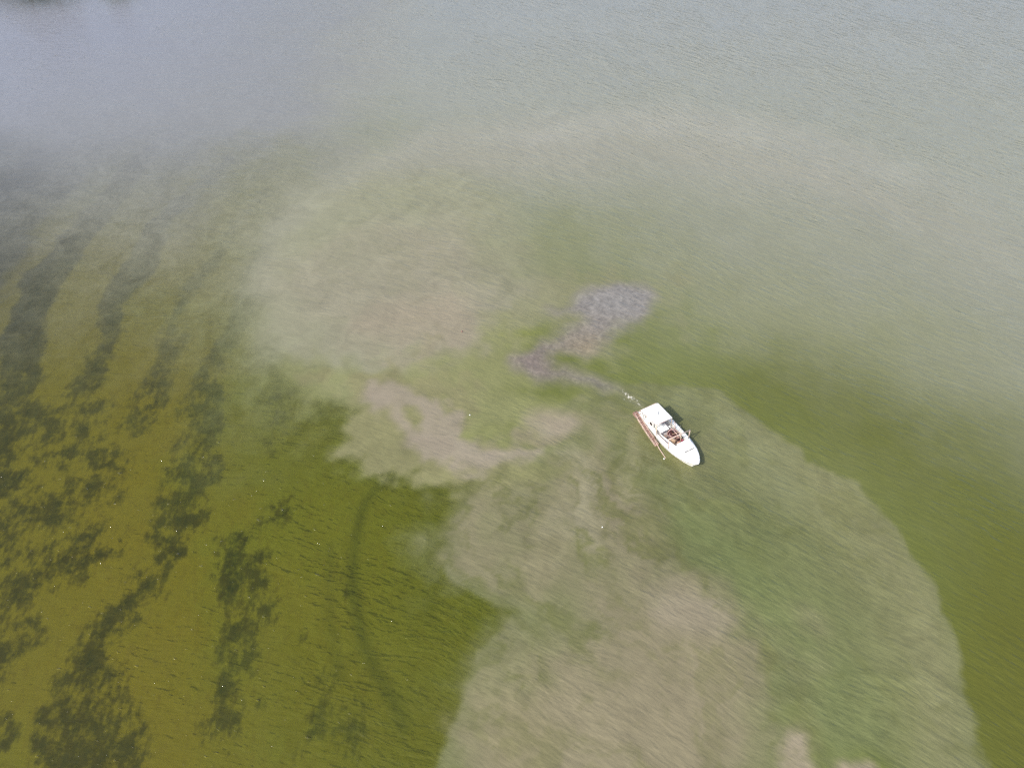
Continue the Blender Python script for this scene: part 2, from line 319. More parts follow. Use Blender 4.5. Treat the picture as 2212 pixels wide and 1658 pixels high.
# round eddy beside the boat and the wisps winding off it
paint(W.blob(1185, 912, 3.0, 2.7, 1, 0, 2), (158, 149, 131), .95, .98)
paint(W.stroke([(1120, 925, .4), (1140, 950, .7), (1180, 955, .8)], 1.4, 1), (146, 139, 116), .7, .95)
paint(W.stroke([(1225, 885, .4), (1260, 915, .7), (1285, 960, .8), (1270, 1010, 1.2), (1230, 1040, 2)], 2.4, 1), (140, 136, 108), .8, .95)
paint(W.stroke([(1270, 880, .8), (1330, 930, 1), (1370, 1000, 1.4), (1390, 1070, 1.4)], 3, 2), (146, 144, 112), .6)
paint(W.stroke([(1220, 960, 1), (1250, 1040, 1.6), (1230, 1120, 2)], 3.5, 2), (154, 150, 126), .6)
paint(W.poly([(1180, 985), (1130, 1010), (1060, 1050), (1040, 1080), (1120, 1060), (1180, 1020)], 3, 2), (122, 124, 84), .7)
# halo round the fresh plume
paint(W.poly([(1070, 690), (1150, 640), (1280, 570), (1400, 600), (1430, 660), (1350, 730), (1300, 780), (1240, 760), (1180, 700)], 7, 3), (142, 142, 112), .7, .93)
# fresh plume: slate-lilac silt boiling up behind the dredge
fresh = W.poly([(1168, 675), (1180, 664), (1215, 668), (1248, 640), (1262, 622), (1300, 608), (1350, 606), (1392, 622), (1414, 648), (1412, 675), (1385, 700), (1340, 714), (1310, 742), (1290, 766), (1262, 772), (1215, 768), (1196, 780), (1222, 788), (1262, 792), (1300, 800), (1332, 822), (1350, 842), (1374, 866), (1388, 884), (1376, 884), (1340, 852), (1316, 848), (1286, 838), (1250, 826), (1215, 822), (1184, 822), (1150, 828), (1120, 812), (1101, 790), (1106, 770), (1140, 754), (1172, 738), (1200, 718), (1222, 704), (1252, 694), (1230, 686), (1200, 690)], 1.6, 1, n=5, softin=2.2)
paint(fresh, (138, 132, 128), .92, .99)
paint(fresh * W.blob(1330, 650, 6, 4, 1), (146, 146, 147), .6)
paint(fresh * W.blob(1150, 790, 5, 3, 1), (130, 119, 114), .75)
paint(fresh * W.blob(1270, 750, 3.4, 2.2, 1), (152, 140, 112), .6)
# foam: bits at the stern and along the dredge
foam = 0.72 * W.stroke([(1340, 838, .14), (1352, 850, .2), (1364, 861, .14)], .6, 1) + .55 * W.stroke([(1366, 862, .3), (1378, 874, .4), (1386, 884, .4)], .9, 1)
foam += .34 * W.stroke([(1362, 868, .5), (1380, 882, .8), (1392, 890, .8)], 1.6, 2) + .3 * W.stroke([(1374, 900, .3), (1378, 914, .5), (1386, 924, .4)], 1.2, 2)
foam += .5 * W.stroke([(1342, 862, .2), (1356, 868, .25)], .6, 1) + .6 * W.stroke([(1376, 905, .25), (1380, 914, .3), (1386, 920, .2)], .6, 1)
foam += .35 * W.stroke([(1500, 1008, .15), (1506, 1015, .2)], .7, 1)
foam = np.clip(foam, 0, 1)
murk_glare = np.clip(murk_glare, 0, 1)
X, Y = W.X, W.Y; ca_, sa_ = math.cos(R(-52)), math.sin(R(-52)); U = ca_ * W.C[2][0] + sa_ * W.C[2][1]; V = -sa_ * W.C[2][0] + ca_ * W.C[2][1]
mot = fbm(U / 3.5, V, 3.2, 5, 51, .6) + .5 * fbm(X, Y, 9, 3, 83)
area = np.clip(soft1 + env * .36 + lobe * .12, 0, 1) * (1 - fresh) * (1 - .5 * core)
col = col + (np.array(lin((108, 114, 62))) * KW - col) * (np.clip(mot * 1.5 - .05, 0, .6) * area)[..., None]
col = col * (1 + np.clip(-mot, -.3, .5) * .16 * area)[..., None]

m = NT('water'); pos = m.n('ShaderNodeNewGeometry').outputs['Position']
sx = m.n('ShaderNodeSeparateXYZ', {0: pos})
ca = m.attr('silt').outputs['Color']; mu = m.attr('murk_glare').outputs['Fac']; fr = m.attr('fresh').outputs['Fac']; fo = m.attr('foam').outputs['Fac']
# --- suspended matter, painted sky glare included (mottling comes with the sheet, fine boil is added here)
hump = m.math('MULTIPLY', m.math('MULTIPLY', mu, m.math('SUBTRACT', 1.0, mu)), 2.6)
wig = m.attr('wisp').outputs['Fac']
nD = m.noise(pos, 1.5, 4, .68, .8)
dn = m.math('SUBTRACT', nD, .5)
mu2 = m.math('ADD', mu, m.math('MULTIPLY', m.math('ADD', wig, m.math('MULTIPLY', dn, .45)), hump), clamp=True)
mv = m.math('ADD', m.math('ADD', 1.0, m.math('MULTIPLY', dn, .12)), m.math('MULTIPLY', wig, .22))
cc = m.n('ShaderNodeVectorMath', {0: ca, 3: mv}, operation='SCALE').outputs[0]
frm = m.step(m.math('ADD', fr, m.math('MULTIPLY', dn, 1.6)), .15, .85)
frm = m.math('MULTIPLY', frm, m.step(fr, .02, .5))
bcol = m.n('ShaderNodeVectorMath', {0: cc, 3: m.math('ADD', 1.0, m.math('MULTIPLY', m.math('ADD', dn, m.math('MULTIPLY', m.math('SUBTRACT', m.noise(pos, .45, 3, .6, 1.5), .5), .7)), 1.05))}, operation='SCALE').outputs[0]
cc = m.mixc(frm, cc, bcol)
# --- ripples, in coordinates that follow the crests
uv = m.attr('crest').outputs['Vector']
def ripple(lx, ly, seed, det=1.0, ro=.5, skew=0.0):
    return m.noise(m.map(uv, skew, (1 / lx, 1 / ly, 1), (seed, seed * 1.7, 0)), 1.0, det, ro)
rA = ripple(2.5, .82, 3.0, 2.0, .55); rB = ripple(1.2, .42, 8.0, 1.0, .5, R(-22)); rC = ripple(.8, .32, 15.0, 1.0, .5, R(26))
side = m.rng(sx.outputs[0], -50, 25, .34, 1.0)
hh = m.math('ADD', m.math('MULTIPLY', m.math('ADD', m.math('MULTIPLY', rA, .23), m.math('MULTIPLY', rB, .088)), side), m.math('MULTIPLY', rC, .036))
hh = m.math('MULTIPLY', hh, m.attr('gust').outputs['Fac'])
spk = m.noise(m.map(uv, 0, (1.3, 3.0, 1), (40, 7, 0)), 1.0, 0.0, .5)
hh = m.math('ADD', hh, m.math('MULTIPLY', m.math('MAXIMUM', 0.0, m.math('SUBTRACT', spk, .79)), m.attr('spark').outputs['Fac']))
bump = m.n('ShaderNodeBump', {'Height': hh, 'Strength': 1.0, 'Distance': 1.0}).outputs[0]
gN = m.n('ShaderNodeNewGeometry').outputs['Normal']
bump2 = m.n('ShaderNodeVectorMath', {0: m.n('ShaderNodeMix', {0: .78, 4: gN, 5: bump}, data_type='VECTOR').outputs[1]}, operation='NORMALIZE').outputs[0]
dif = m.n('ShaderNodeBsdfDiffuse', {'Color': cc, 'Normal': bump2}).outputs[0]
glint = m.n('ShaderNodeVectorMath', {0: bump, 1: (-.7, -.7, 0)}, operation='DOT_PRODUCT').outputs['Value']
tint = m.n('ShaderNodeVectorMath', {0: (*lin((226, 224, 164)),), 3: m.math('ADD', .97, m.math('MULTIPLY', glint, .9))}, operation='SCALE').outputs[0]   # sunward ripple sides tinted brighter, as if waves gathered the light
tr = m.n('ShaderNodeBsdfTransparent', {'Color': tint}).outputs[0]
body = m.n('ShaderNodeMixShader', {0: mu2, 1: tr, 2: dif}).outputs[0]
gl = m.n('ShaderNodeBsdfGlossy', {'Color': (1, 1, 1, 1), 'Roughness': .09, 'Normal': bump}).outputs[0]
frn = m.n('ShaderNodeFresnel', {'IOR': 1.36, 'Normal': bump}).outputs[0]
sh = m.n('ShaderNodeMixShader', {0: frn, 1: body, 2: gl}).outputs[0]
fmask = m.step(m.math('ADD', fo, m.math('MULTIPLY', m.math('SUBTRACT', m.noise(pos, 4.0, 3, .7), .5), 1.8)), .45, .8)
fmask = m.math('MULTIPLY', fmask, m.step(fo, .02, .2))
fd = m.n('ShaderNodeBsdfDiffuse', {'Color': (*lin((226, 222, 208)), 1)}).outputs[0]
sh = m.n('ShaderNodeMixShader', {0: m.math('MULTIPLY', fmask, .62), 1: sh, 2: fd}).outputs[0]
water_m = m.surf(sh)
X, Y = W.X, W.Y
Xw = X + 5 * fbm(X, Y, 6, 3, 61); Yw = Y + 5 * fbm(X, Y, 6, 3, 77)
ca_, sa_ = math.cos(R(-36)), math.sin(R(-36)); U = ca_ * Xw + sa_ * Yw; V = -sa_ * Xw + ca_ * Yw
wisp = .75 * fbm(Xw, Yw, 4.5, 5, 91, .58) + .55 * fbm(U / 3.2, V, 1.6, 3, 33, .6) + .35 * fbm(X, Y, 24, 2, 12)
plume = np.clip(env + lobe + W.poly([(640, 860), (760, 780), (1180, 900), (1240, 1100), (900, 1080), (720, 990)], 8, 2), 0, 1)
wisp *= (.22 + .34 * plume) * (1 - .6 * sst(Y, 85, 120) * sst(-X, 5, 30))
slope = -50; t_ = np.clip((X + 50) / 75, 0, 1); Sx = np.where(X < -50, .04 * (X + 50), np.where(X > 25, 75 * .35 + .66 * (X - 25), 75 * (.04 * t_ + .31 * t_ * t_)))
Vc = Y + Sx + 1.2 * fbm(X, Y, 14, 2, 5); Uc = X - .3 * Y + 1.2 * fbm(X, Y, 14, 2, 45)
crest = np.stack([Uc, Vc, np.zeros_like(X)], -1)
gust = .9 + .55 * fbm(U / 2.5, V, 9, 2, 71)
gust *= (.8 + .7 * sst(Y, 70, 150)) * (1 - .5 * sst(-X, 0, 30) * (1 - sst(Y, 50, 85)))
water = grid_mesh('water', xs, ys, 0.0, {'silt': col, 'murk_glare': murk_glare, 'fresh': fresh, 'foam': foam, 'wisp': wisp, 'crest': crest, 'gust': gust, 'spark': .9 * sst(-X, 0, 30) * (1 - sst(Y, 40, 62)) + .1 * (1 - sst(Y, 40, 60))}, water_m)  # colour of suspended matter and the painted sky glare and tree reflection
tag(water, kind='structure')

#@@BOAT
# ------------------------------------------------------------------ paints and materials of the boat
def flat(name, c, rough=.6, var=.10, scale=3.0, dark=None, metal=0.0, spec=.35):
    """painted or worn surface: base colour with mottled wear"""
    m = NT(name); ps = m.n('ShaderNodeTexCoord').outputs['Object']
    n = m.noise(ps, scale, 5, .65); n2 = m.noise(ps, scale * 5, 3, .6)
    c0 = lin(c); c1 = lin(dark) if dark else tuple(v * (1 - var * 2.2) for v in c0)
    cc_ = m.mixc(m.math('MULTIPLY', m.step(m.math('ADD', m.math('MULTIPLY', n, .6), m.math('MULTIPLY', n2, .4)), .42, .68), .85 if dark else 1.0), c0, c1)
    p = m.n('ShaderNodeBsdfPrincipled', {'Base Color': cc_, 'Roughness': rough, 'Metallic': metal, 'Specular IOR Level': spec})
    return m.surf(p.outputs[0])
WHITE = flat('white_gelcoat', (232, 231, 226), .35, .03, 1.2)
WHITE2 = flat('white_panel', (222, 221, 214), .5, .06, 2.0)
DECK = flat('pale_deck', (196, 190, 188), .7, .12, 2.5, (150, 138, 136))
RUST = flat('rusty_steel', (160, 128, 116), .8, .2, 4.0, (108, 78, 68))
RUSTL = flat('pale_wood_rail', (200, 178, 164), .75, .15, 3.0, (150, 124, 110))
BELT = flat('muddy_belt', (132, 104, 94), .85, .2, 5.0, (84, 60, 52))
BLACK = flat('black_rubber', (40, 36, 36), .6, .1, 3.0)
ENG = flat('oily_engine', (84, 54, 52), .5, .2, 6.0, (40, 26, 28))
PINK = flat('weathered_pipe', (196, 164, 158), .55, .15, 6.0, (150, 116, 112))
GALV = flat('galvanised', (178, 172, 166), .45, .08, 5.0, None, .3)
DGLASS = flat('dark_window', (38, 36, 40), .15, .05, 1.0, None, 0, .6)
SACK = flat('tan_sacking', (172, 148, 122), .9, .15, 6.0, (124, 98, 80))
RED = flat('faded_red_plastic', (168, 88, 104), .5, .08, 3.0)
PAIL = flat('white_plastic', (226, 226, 222), .4, .04, 3.0)
GREY = flat('grey_plastic', (120, 124, 122), .5, .08, 3.0)
ROPE = flat('pale_rope', (200, 178, 150), .9, .12, 8.0)
CLAM = flat('clam_shells', (176, 150, 132), .8, .2, 14.0, (110, 84, 74))

BST = Vector((15.479, 56.103, 0)); BHD = R(-61.275)
BM = Matrix.Translation(BST) @ Matrix.Rotation(BHD, 4, 'Z')
def empty(name, loc, rz=0):
    o = bpy.data.objects.new(name, None); S.collection.objects.link(o); o.empty_display_size = .3
    o.matrix_world = BM @ Matrix.Translation(loc) @ Matrix.Rotation(rz, 4, 'Z'); return o
def link(name, bm, mat, parent=None, mw=None, smooth=False, bev=0.0):
    if bev:
        bmesh.ops.bevel(bm, geom=[e for e in bm.edges if len(e.link_faces) == 2 and e.calc_face_angle(0) > .6], offset=bev, segments=2, affect='EDGES', clamp_overlap=True)
    bmesh.ops.recalc_face_normals(bm, faces=bm.faces)
    me = bpy.data.meshes.new(name); bm.to_mesh(me); bm.free(); me.materials.append(mat)
    for p in me.polygons: p.use_smooth = smooth
    o = bpy.data.objects.new(name, me); S.collection.objects.link(o)
    if parent: o.parent = parent
    if mw is not None: o.matrix_world = mw
    return o
def bx(bm, x0, x1, y0, y1, z0, z1, M=None):
    vs = [bm.verts.new((x, y, z)) for z in (z0, z1) for y in (y0, y1) for x in (x0, x1)]
    for f in ((0, 1, 3, 2), (4, 6, 7, 5), (0, 4, 5, 1), (2, 3, 7, 6), (0, 2, 6, 4), (1, 5, 7, 3)): bm.faces.new([vs[i] for i in f])
    if M is not None: bmesh.ops.transform(bm, matrix=M, verts=vs)
    return vs
def tube(bm, pts, r, n=8):
    pts = [Vector(p) for p in pts]; rings = []; up0 = None
    for i, p in enumerate(pts):
        d = (pts[min(i + 1, len(pts) - 1)] - pts[max(i - 1, 0)]).normalized()
        a = d.orthogonal().normalized() if up0 is None else (up0 - d * up0.dot(d)).normalized()
        up0 = a; b = d.cross(a); rr = r[i] if isinstance(r, (list, tuple)) else r
        rings.append([bm.verts.new(p + (a * math.cos(2 * math.pi * k / n) + b * math.sin(2 * math.pi * k / n)) * rr) for k in range(n)])
    for r0, r1 in zip(rings, rings[1:]):
        for k in range(n): bm.faces.new((r0[k], r0[(k + 1) % n], r1[(k + 1) % n], r1[k]))
    bm.faces.new(rings[0][::-1]); bm.faces.new(rings[-1])
def lathe(bm, prof, n=16, M=None):
    rings = []; vs = []
    for r, z in prof:
        rg = [bm.verts.new((r * math.cos(2 * math.pi * k / n), r * math.sin(2 * math.pi * k / n), z)) for k in range(n)]; rings.append(rg); vs += rg
    for r0, r1 in zip(rings, rings[1:]):
        for k in range(n): bm.faces.new((r0[k], r0[(k + 1) % n], r1[(k + 1) % n], r1[k]))
    bm.faces.new(rings[0][::-1]); bm.faces.new(rings[-1])
    if M is not None: bmesh.ops.transform(bm, matrix=M, verts=vs)
def smooth_curve(pts, n=6): return [tuple(p) for p in spline(pts, False, n)]

# ------------------------------------------------------------------ BOAT
boat = empty('workboat', (0, 0, 0))
tag(boat, 'white open workboat with a flat white canopy aft, dredging in the shallow green water', 'boat')
# stations: x, half beam at deck, half beam at waterline, deck height
ST = [(0, 1.30, 1.10, .86), (.8, 1.36, 1.16, .86), (2, 1.42, 1.22, .87), (3.3, 1.47, 1.26, .89), (4.5, 1.50, 1.24, .93), (5.5, 1.50, 1.12, .99), (6.3, 1.45, .95, 1.06),
      (7.1, 1.31, .70, 1.15), (7.8, 1.09, .44, 1.24), (8.4, .82, .22, 1.32), (8.9, .50, .08, 1.38), (9.2, .24, .02, 1.42), (9.34, .05, .01, 1.44)]
CY = .12                                                   # the keel line stands this far to port of the survey line
SP = [tuple(p) for p in spline(ST, False, 4)]
def at(x, k):
    for a, b in zip(SP, SP[1:]):
        if a[0] <= x <= b[0]: t = (x - a[0]) / (b[0] - a[0] + 1e-9); return a[k] + (b[k] - a[k]) * t
    return SP[-1][k]
bm = bmesh.new(); rings = []
for x, hb, wb, dz in SP:
    rk = max(0, (x - 7.5) / 1.84); xo = lambda z: x - rk * rk * .75 * max(0, (dz - z)) / dz
    sec = []
    for s_ in (1, -1):
        prof = [(0, -.35), (wb * .55, -.28), (wb * .9, -.12), (wb, .05), (wb + (hb - wb) * .35, .35 * dz + .05), (wb + (hb - wb) * .75, .72 * dz), (hb, dz - .10), (hb + .035, dz - .09), (hb + .035, dz), (hb - .02, dz + .015)]
        row = [bm.verts.new((xo(z), CY + s_ * y, z)) for y, z in (prof if s_ == 1 else prof[1:])]; sec.append(row)
    rings.append(sec[0][::-1] + sec[1])
for r0, r1 in zip(rings, rings[1:]):
    for a, b, c, d in zip(r0, r0[1:], r1[1:], r1): bm.faces.new((a, b, c, d))
bm.faces.new(rings[0]); bm.faces.new(rings[-1])
hull = link('hull', bm, WHITE, boat, BM, True)
# deck: side decks round the open well, foredeck, stern deck
WX0, WX1, WYS, WYP = .95, 6.12, -.62, 1.12
def well_y(x, s_): return (WYP if s_ > 0 else (-.98 if x < 3.4 else -.98 + (x - 3.4) * .20)) if x > 0 else 0
bm = bmesh.new()
xsd = sorted(set([round(p[0], 3) for p in SP] + [WX0, WX1]))
for x0, x1 in zip(xsd, xsd[1:]):
    z0, z1 = at(x0, 3) + .012, at(x1, 3) + .012; h0, h1 = at(x0, 1) - .015, at(x1, 1) - .015
    inw = WX0 - 1e-6 <= x0 and x1 <= WX1 + 1e-6
    crown = lambda x, y: (.05 if x > 6 else .0) * (1 - min(1, abs(y - CY) / max(.05, at(x, 1))) ** 2)
    strips = [(-1, 'w'), ('w', 1)] if inw else [(-1, -.5), (-.5, 0), (0, .5), (.5, 1)]
    for a, b in strips:
        def yy(v, x, h): return v if False else (well_y(x, 1 if b == 1 else -1) if v == 'w' else CY + v * h)
        pts = [(x0, yy(a, x0, h0), z0), (x0, yy(b, x0, h0), z0), (x1, yy(b, x1, h1), z1), (x1, yy(a, x1, h1), z1)]
        top = [bm.verts.new((x, y, z + crown(x, y))) for x, y, z in pts]; bot = [bm.verts.new((x, y, z - .05)) for x, y, z in pts]
        bm.faces.new(top); bm.faces.new(bot[::-1])
        for k in range(4): bm.faces.new((top[k], bot[k], bot[(k + 1) % 4], top[(k + 1) % 4]))
bmesh.ops.remove_doubles(bm, verts=bm.verts, dist=1e-4)
link('deck', bm, WHITE, boat, BM)
bm = bmesh.new()                                           # coaming walls and sole of the well
cp = [(WX0, WYP), (WX0, -.98), (3.4, -.98), (WX1, -.436), (WX1, WYP)]
for (xa, ya), (xb, yb) in zip(cp, cp[1:] + cp[:1]):
    d = Vector((xb - xa, yb - ya, 0)).normalized(); nrm = Vector((-d.y, d.x, 0)) * .025
    za, zb = at(xa, 3) + .09, at(xb, 3) + .09
    q = [(xa, ya, .30), (xb, yb, .30), (xb, yb, zb), (xa, ya, za)]
    f1 = [bm.verts.new(Vector(p) - nrm) for p in q]; f2 = [bm.verts.new(Vector(p) + nrm) for p in q]
    bm.faces.new(f1); bm.faces.new(f2[::-1])
    for k in range(4): bm.faces.new((f1[k], f2[k], f2[(k + 1) % 4], f1[(k + 1) % 4]))
link('coaming', bm, WHITE2, boat, BM)
bm = bmesh.new(); bx(bm, WX0, WX1, -1.02, WYP, .27, .31); link('cockpit_sole', bm, DECK, boat, BM)
# rub rail, cleats
for s_ in (1, -1):
    bm = bmesh.new(); tube(bm, [(x - max(0, (x - 7.5) / 1.84) ** 2 * .05, CY + s_ * (h + .04), z - .06) for x, h, _, z in SP], .035, 6)
    link('rub_rail', bm, GALV, boat, BM, True)
for x, y in ((8.5, CY), (.35, 1.1), (.35, -.85), (6.5, 1.25)):
    bm = bmesh.new(); z = at(x, 3) + .06; bx(bm, x - .03, x + .03, y - .02, y + .02, z - .05, z + .05); tube(bm, [(x - .14, y, z + .06), (x + .14, y, z + .06)], .02, 6); link('cleat', bm, GALV, boat, BM)
# raised foredeck locker with the dark slot on its forward face
bm = bmesh.new(); zl = 1.08
vs = bx(bm, 6.16, 7.34, -.34, 1.14, zl - .1, zl + .36)
lk = link('foredeck_locker', bm, WHITE, boat, BM, False, .03)
bm = bmesh.new(); bx(bm, 7.345, 7.362, -.20, 1.02, 1.13, 1.40); link('window', bm, DGLASS, lk, BM)
bm = bmesh.new(); bx(bm, 7.363, 7.378, .36, .42, 1.13, 1.40); link('window_bar', bm, WHITE2, lk, BM)
bm = bmesh.new(); bx(bm, 6.12, 7.36, -.40, 1.20, zl + .362, zl + .395); link('lid', bm, WHITE, lk, BM, False, .012)
# canopy
can = bmesh.new(); ZC = 3.0
cv = [(1.27, .30), (3.75, .48), (3.68, -1.66), (1.20, -1.97)]
top = []; nxs = 6
for i in range(nxs + 1):
    row = []
    for j in range(nxs + 1):
        u, v = i / nxs, j / nxs
        a = Vector(cv[0]).lerp(Vector(cv[1]), u); b = Vector(cv[3]).lerp(Vector(cv[2]), u); p = a.lerp(b, v)
        row.append(can.verts.new((p.x, p.y, ZC - .03 + .06 * (1 - (2 * v - 1) ** 2))))
    top.append(row)
for i in range(nxs):
    for j in range(nxs): can.faces.new((top[i][j], top[i + 1][j], top[i + 1][j + 1], top[i][j + 1]))
ext = bmesh.ops.extrude_face_region(can, geom=can.faces[:])
for v in [g for g in ext['geom'] if isinstance(g, bmesh.types.BMVert)]: v.co.z -= .06
canopy = link('canopy', can, WHITE, boat, BM, False)
bm = bmesh.new()
e = [(c[0], c[1], ZC - .08) for c in cv]; tube(bm, [e[0], e[1]], .03, 6); tube(bm, [e[1], e[2]], .03, 6); tube(bm, [e[2], e[3]], .03, 6); tube(bm, [e[3], e[0]], .03, 6)
for t in (.33, .66): tube(bm, [Vector(e[0]).lerp(Vector(e[1]), t), Vector(e[3]).lerp(Vector(e[2]), t)], .022, 6)
link('canopy_frame', bm, RUST, canopy, BM, True)
for a, b in (((3.70, .46, ZC - .09), (3.45, .93, .92)), ((3.66, -1.62, ZC - .09), (3.80, -1.33, .93)), ((1.30, .26, ZC - .09), (1.25, .5, .33)), ((1.25, -1.90, ZC - .09), (1.3, -1.28, .9))):
    bm = bmesh.new(); tube(bm, [a, b], .035, 8); link('canopy_post', bm, ROPE if a[0] > 3 else GALV, boat, BM, True)
bm = bmesh.new(); lathe(bm, [(.07, 0), (.07, .04), (.03, .06), (.025, .3), (.05, .31), (.05, .38), (.01, .4)], 10, Matrix.Translation((2.55, -.62, ZC + .02)))
link('masthead_light', bm, GREY, canopy, BM, True)
# steering shelter under the canopy
sh_ = bmesh.new(); bx(sh_, 1.45, 2.7, -1.2, -.98, .92, 1.75); bx(sh_, 1.45, 1.53, -1.2, .05, .32, 1.9)
shelter = link('steering_shelter', sh_, WHITE2, boat, BM, False, .015)
bm = bmesh.new(); bx(bm, 2.2, 2.62, -1.225, -1.205, 1.2, 1.62); link('window', bm, DGLASS, shelter, BM)
bm = bmesh.new(); bx(bm, 2.55, 2.95, -.75, -.1, .32, 1.32); bx(bm, 2.50, 3.0, -.82, -.03, 1.32, 1.37); con = link('helm_console', bm, WHITE2, boat, BM, False, .02)
bm = bmesh.new()
ring_ = [(2.42, -.42 + .2 * math.cos(t), 1.25 + .2 * math.sin(t)) for t in np.linspace(0, 2 * math.pi, 17)]; tube(bm, ring_, .018, 6); tube(bm, [(2.42, -.42, 1.05), (2.42, -.42, 1.45)], .012, 5); tube(bm, [(2.42, -.62, 1.25), (2.42, -.22, 1.25)], .012, 5)
link('steering_wheel', bm, BLACK, con, BM, True)
# culling table ahead of the canopy
ct = bmesh.new(); bx(ct, 3.0, 3.82, -.86, .28, 1.08, 1.12)
for y in (-.86, .25): bx(ct, 3.0, 3.82, y, y + .03, 1.12, 1.22)
tbl = link('culling_table', ct, WHITE, boat, BM)
for x, y in ((3.06, -.8), (3.76, -.8), (3.06, .2), (3.76, .2)):
    bm = bmesh.new(); bx(bm, x - .03, x + .03, y - .03, y + .03, .31, 1.08); link('leg', bm, GALV, tbl, BM)
# side rail pipes along the starboard side deck
for y, z, r in ((-1.06, 1.02, .03), (-1.15, 1.0, .022)):
    bm = bmesh.new(); tube(bm, [(3.3, y, z), (4.3, y + .02, z + .03), (5.4, y + .14, z + .08)], r, 6)
    for x in (3.5, 4.4, 5.3): tube(bm, [(x, y + .06, at(x, 3)), (x, y + .06, z)], .02, 5)
    link('side_pipe', bm, ENG if r > .025 else GALV, boat, BM, True)
# gantry across the well and the upright derrick post
bm = bmesh.new(); GZ = 2.85
tube(bm, [(5.90, 1.44, 1.0), (5.97, 1.25, GZ)], .05, 8); tube(bm, [(5.97, 1.25, GZ), (5.88, -1.56, GZ)], .06, 8); tube(bm, [(5.88, -1.56, GZ), (5.95, -1.30, 1.0)], .04, 8)
tube(bm, [(5.93, .95, GZ), (5.86, 1.34, 2.2)], .025, 6); tube(bm, [(5.90, -1.2, GZ), (5.92, -1.45, 2.2)], .025, 6)
gan = link('gantry', bm, RUSTL, boat, BM, True)
bm = bmesh.new(); lathe(bm, [(.03, -.05), (.11, -.04), (.11, 0), (.05, .005), (.05, .035), (.11, .04), (.11, .08), (.03, .09)], 12, Matrix.Translation((5.90, -.9, GZ - .17)) @ Matrix.Rotation(R(90), 4, 'X')); link('pulley', bm, GALV, gan, BM)
bm = bmesh.new(); tube(bm, [(5.88, .40, .9), (5.72, .16, 3.25)], [.05, .035], 8); tube(bm, [(5.74, .18, 3.0), (5.2, -.5, 2.3)], .02, 5); link('derrick_post', bm, ROPE, boat, BM, True)
bm = bmesh.new(); tube(bm, [(4.4, 1.32, .95), (4.4, 1.30, 1.75)], .022, 6); link('rod_holder', bm, GALV, boat, BM, True)
bm = bmesh.new(); tube(bm, [(4.55, 1.40, .95), (4.62, 1.34, 1.3)], .03, 6); link('rod_holder', bm, GALV, boat, BM, True)
# engine and pump in the well
eg = bmesh.new(); bx(eg, 3.95, 4.75, .15, .75, .31, .95)
for k in range(4): bx(eg, 4.02 + k * .17, 4.13 + k * .17, .12, .78, .95, 1.02)
bx(eg, 4.2, 4.5, .3, .6, 1.02, 1.15)
engine = link('engine', eg, ENG, boat, BM, False, .02)
bm = bmesh.new(); lathe(bm, [(.10, 0), (.26, .02), (.26, .10), (.10, .12)], 18, Matrix.Translation((4.82, .45, .72)) @ Matrix.Rotation(R(90), 4, 'Y')); link('flywheel', bm, RUST, engine, BM)
bm = bmesh.new(); tube(bm, smooth_curve([(4.1, .7, .9), (4.05, .92, 1.15), (3.9, .98, 1.7), (3.75, .96, 2.0)]), .04, 7); link('exhaust_pipe', bm, RUST, engine, BM, True)
bm = bmesh.new(); lathe(bm, [(.05, 0), (.13, .01), (.13, .16), (.05, .19)], 14, Matrix.Translation((4.35, .45, 1.15))); link('air_filter', bm, BLACK, engine, BM)
pm = bmesh.new(); lathe(pm, [(.08, 0), (.24, .02), (.27, .12), (.24, .24), (.08, .26)], 18, Matrix.Translation((5.0, .72, .62)) @ Matrix.Rotation(R(90), 4, 'Y')); bx(pm, 4.98, 5.3, .5, .94, .31, .42)
pump = link('water_pump', pm, RUST, boat, BM)
for pts, r, mt in (([(5.2, .72, .62), (5.35, .5, .95), (5.1, .1, .95), (4.6, -.1, .7), (4.3, -.45, .5), (3.95, -.7, .42)], .06, ENG),
                   ([(5.2, .8, .7), (5.5, .95, .9), (5.45, 1.0, 1.05), (5.2, 1.05, 1.0), (4.7, 1.02, .95), (4.2, 1.04, .9)], .05, BLACK),
                   ([(4.75, .2, .6), (5.0, -.1, .5), (5.3, -.2, .42), (5.5, .1, .4), (5.4, .45, .42), (5.1, .4, .45)], .045, RUST)):
    bm = bmesh.new(); tube(bm, smooth_curve(pts), r, 8); link('hose', bm, mt, pump, BM, True)
winch = link('winch', (lambda b: (lathe(b, [(.16, -.22), (.16, -.2), (.07, -.19), (.07, .19), (.16, .2), (.16, .22)], 16, Matrix.Translation((4.15, .95, .78)) @ Matrix.Rotation(R(90), 4, 'X')), bx(b, 4.0, 4.3, .74, .80, .31, .85), bx(b, 4.0, 4.3, 1.05, 1.10, .31, .85), b)[-1])(bmesh.new()), PINK, boat, BM)
for pts, r_p in (([(3.95, .1, .36), (4.0, .15, 1.05), (4.1, .45, 1.3), (4.6, .55, 1.28), (4.9, .7, 1.0), (5.0, .72, .8)], .045), ([(3.9, .75, .9), (4.4, .9, 1.12), (4.9, 1.0, 1.05), (5.3, .95, .8)], .035), ([(4.05, -.1, .5), (4.5, .05, .75), (4.85, .0, .7), (5.3, .35, .62), (5.7, .3, .5)], .04), ([(4.3, .1, 1.0), (4.5, -.05, 1.0), (4.75, .05, .96), (4.8, .2, .9)], .03), ([(3.6, .95, .45), (3.7, .8, .9), (3.95, .6, 1.2), (4.2, .55, 1.2)], .04)):
    bm = bmesh.new(); tube(bm, smooth_curve(pts), r_p, 8); link('pipe', bm, PINK, engine, BM, True)
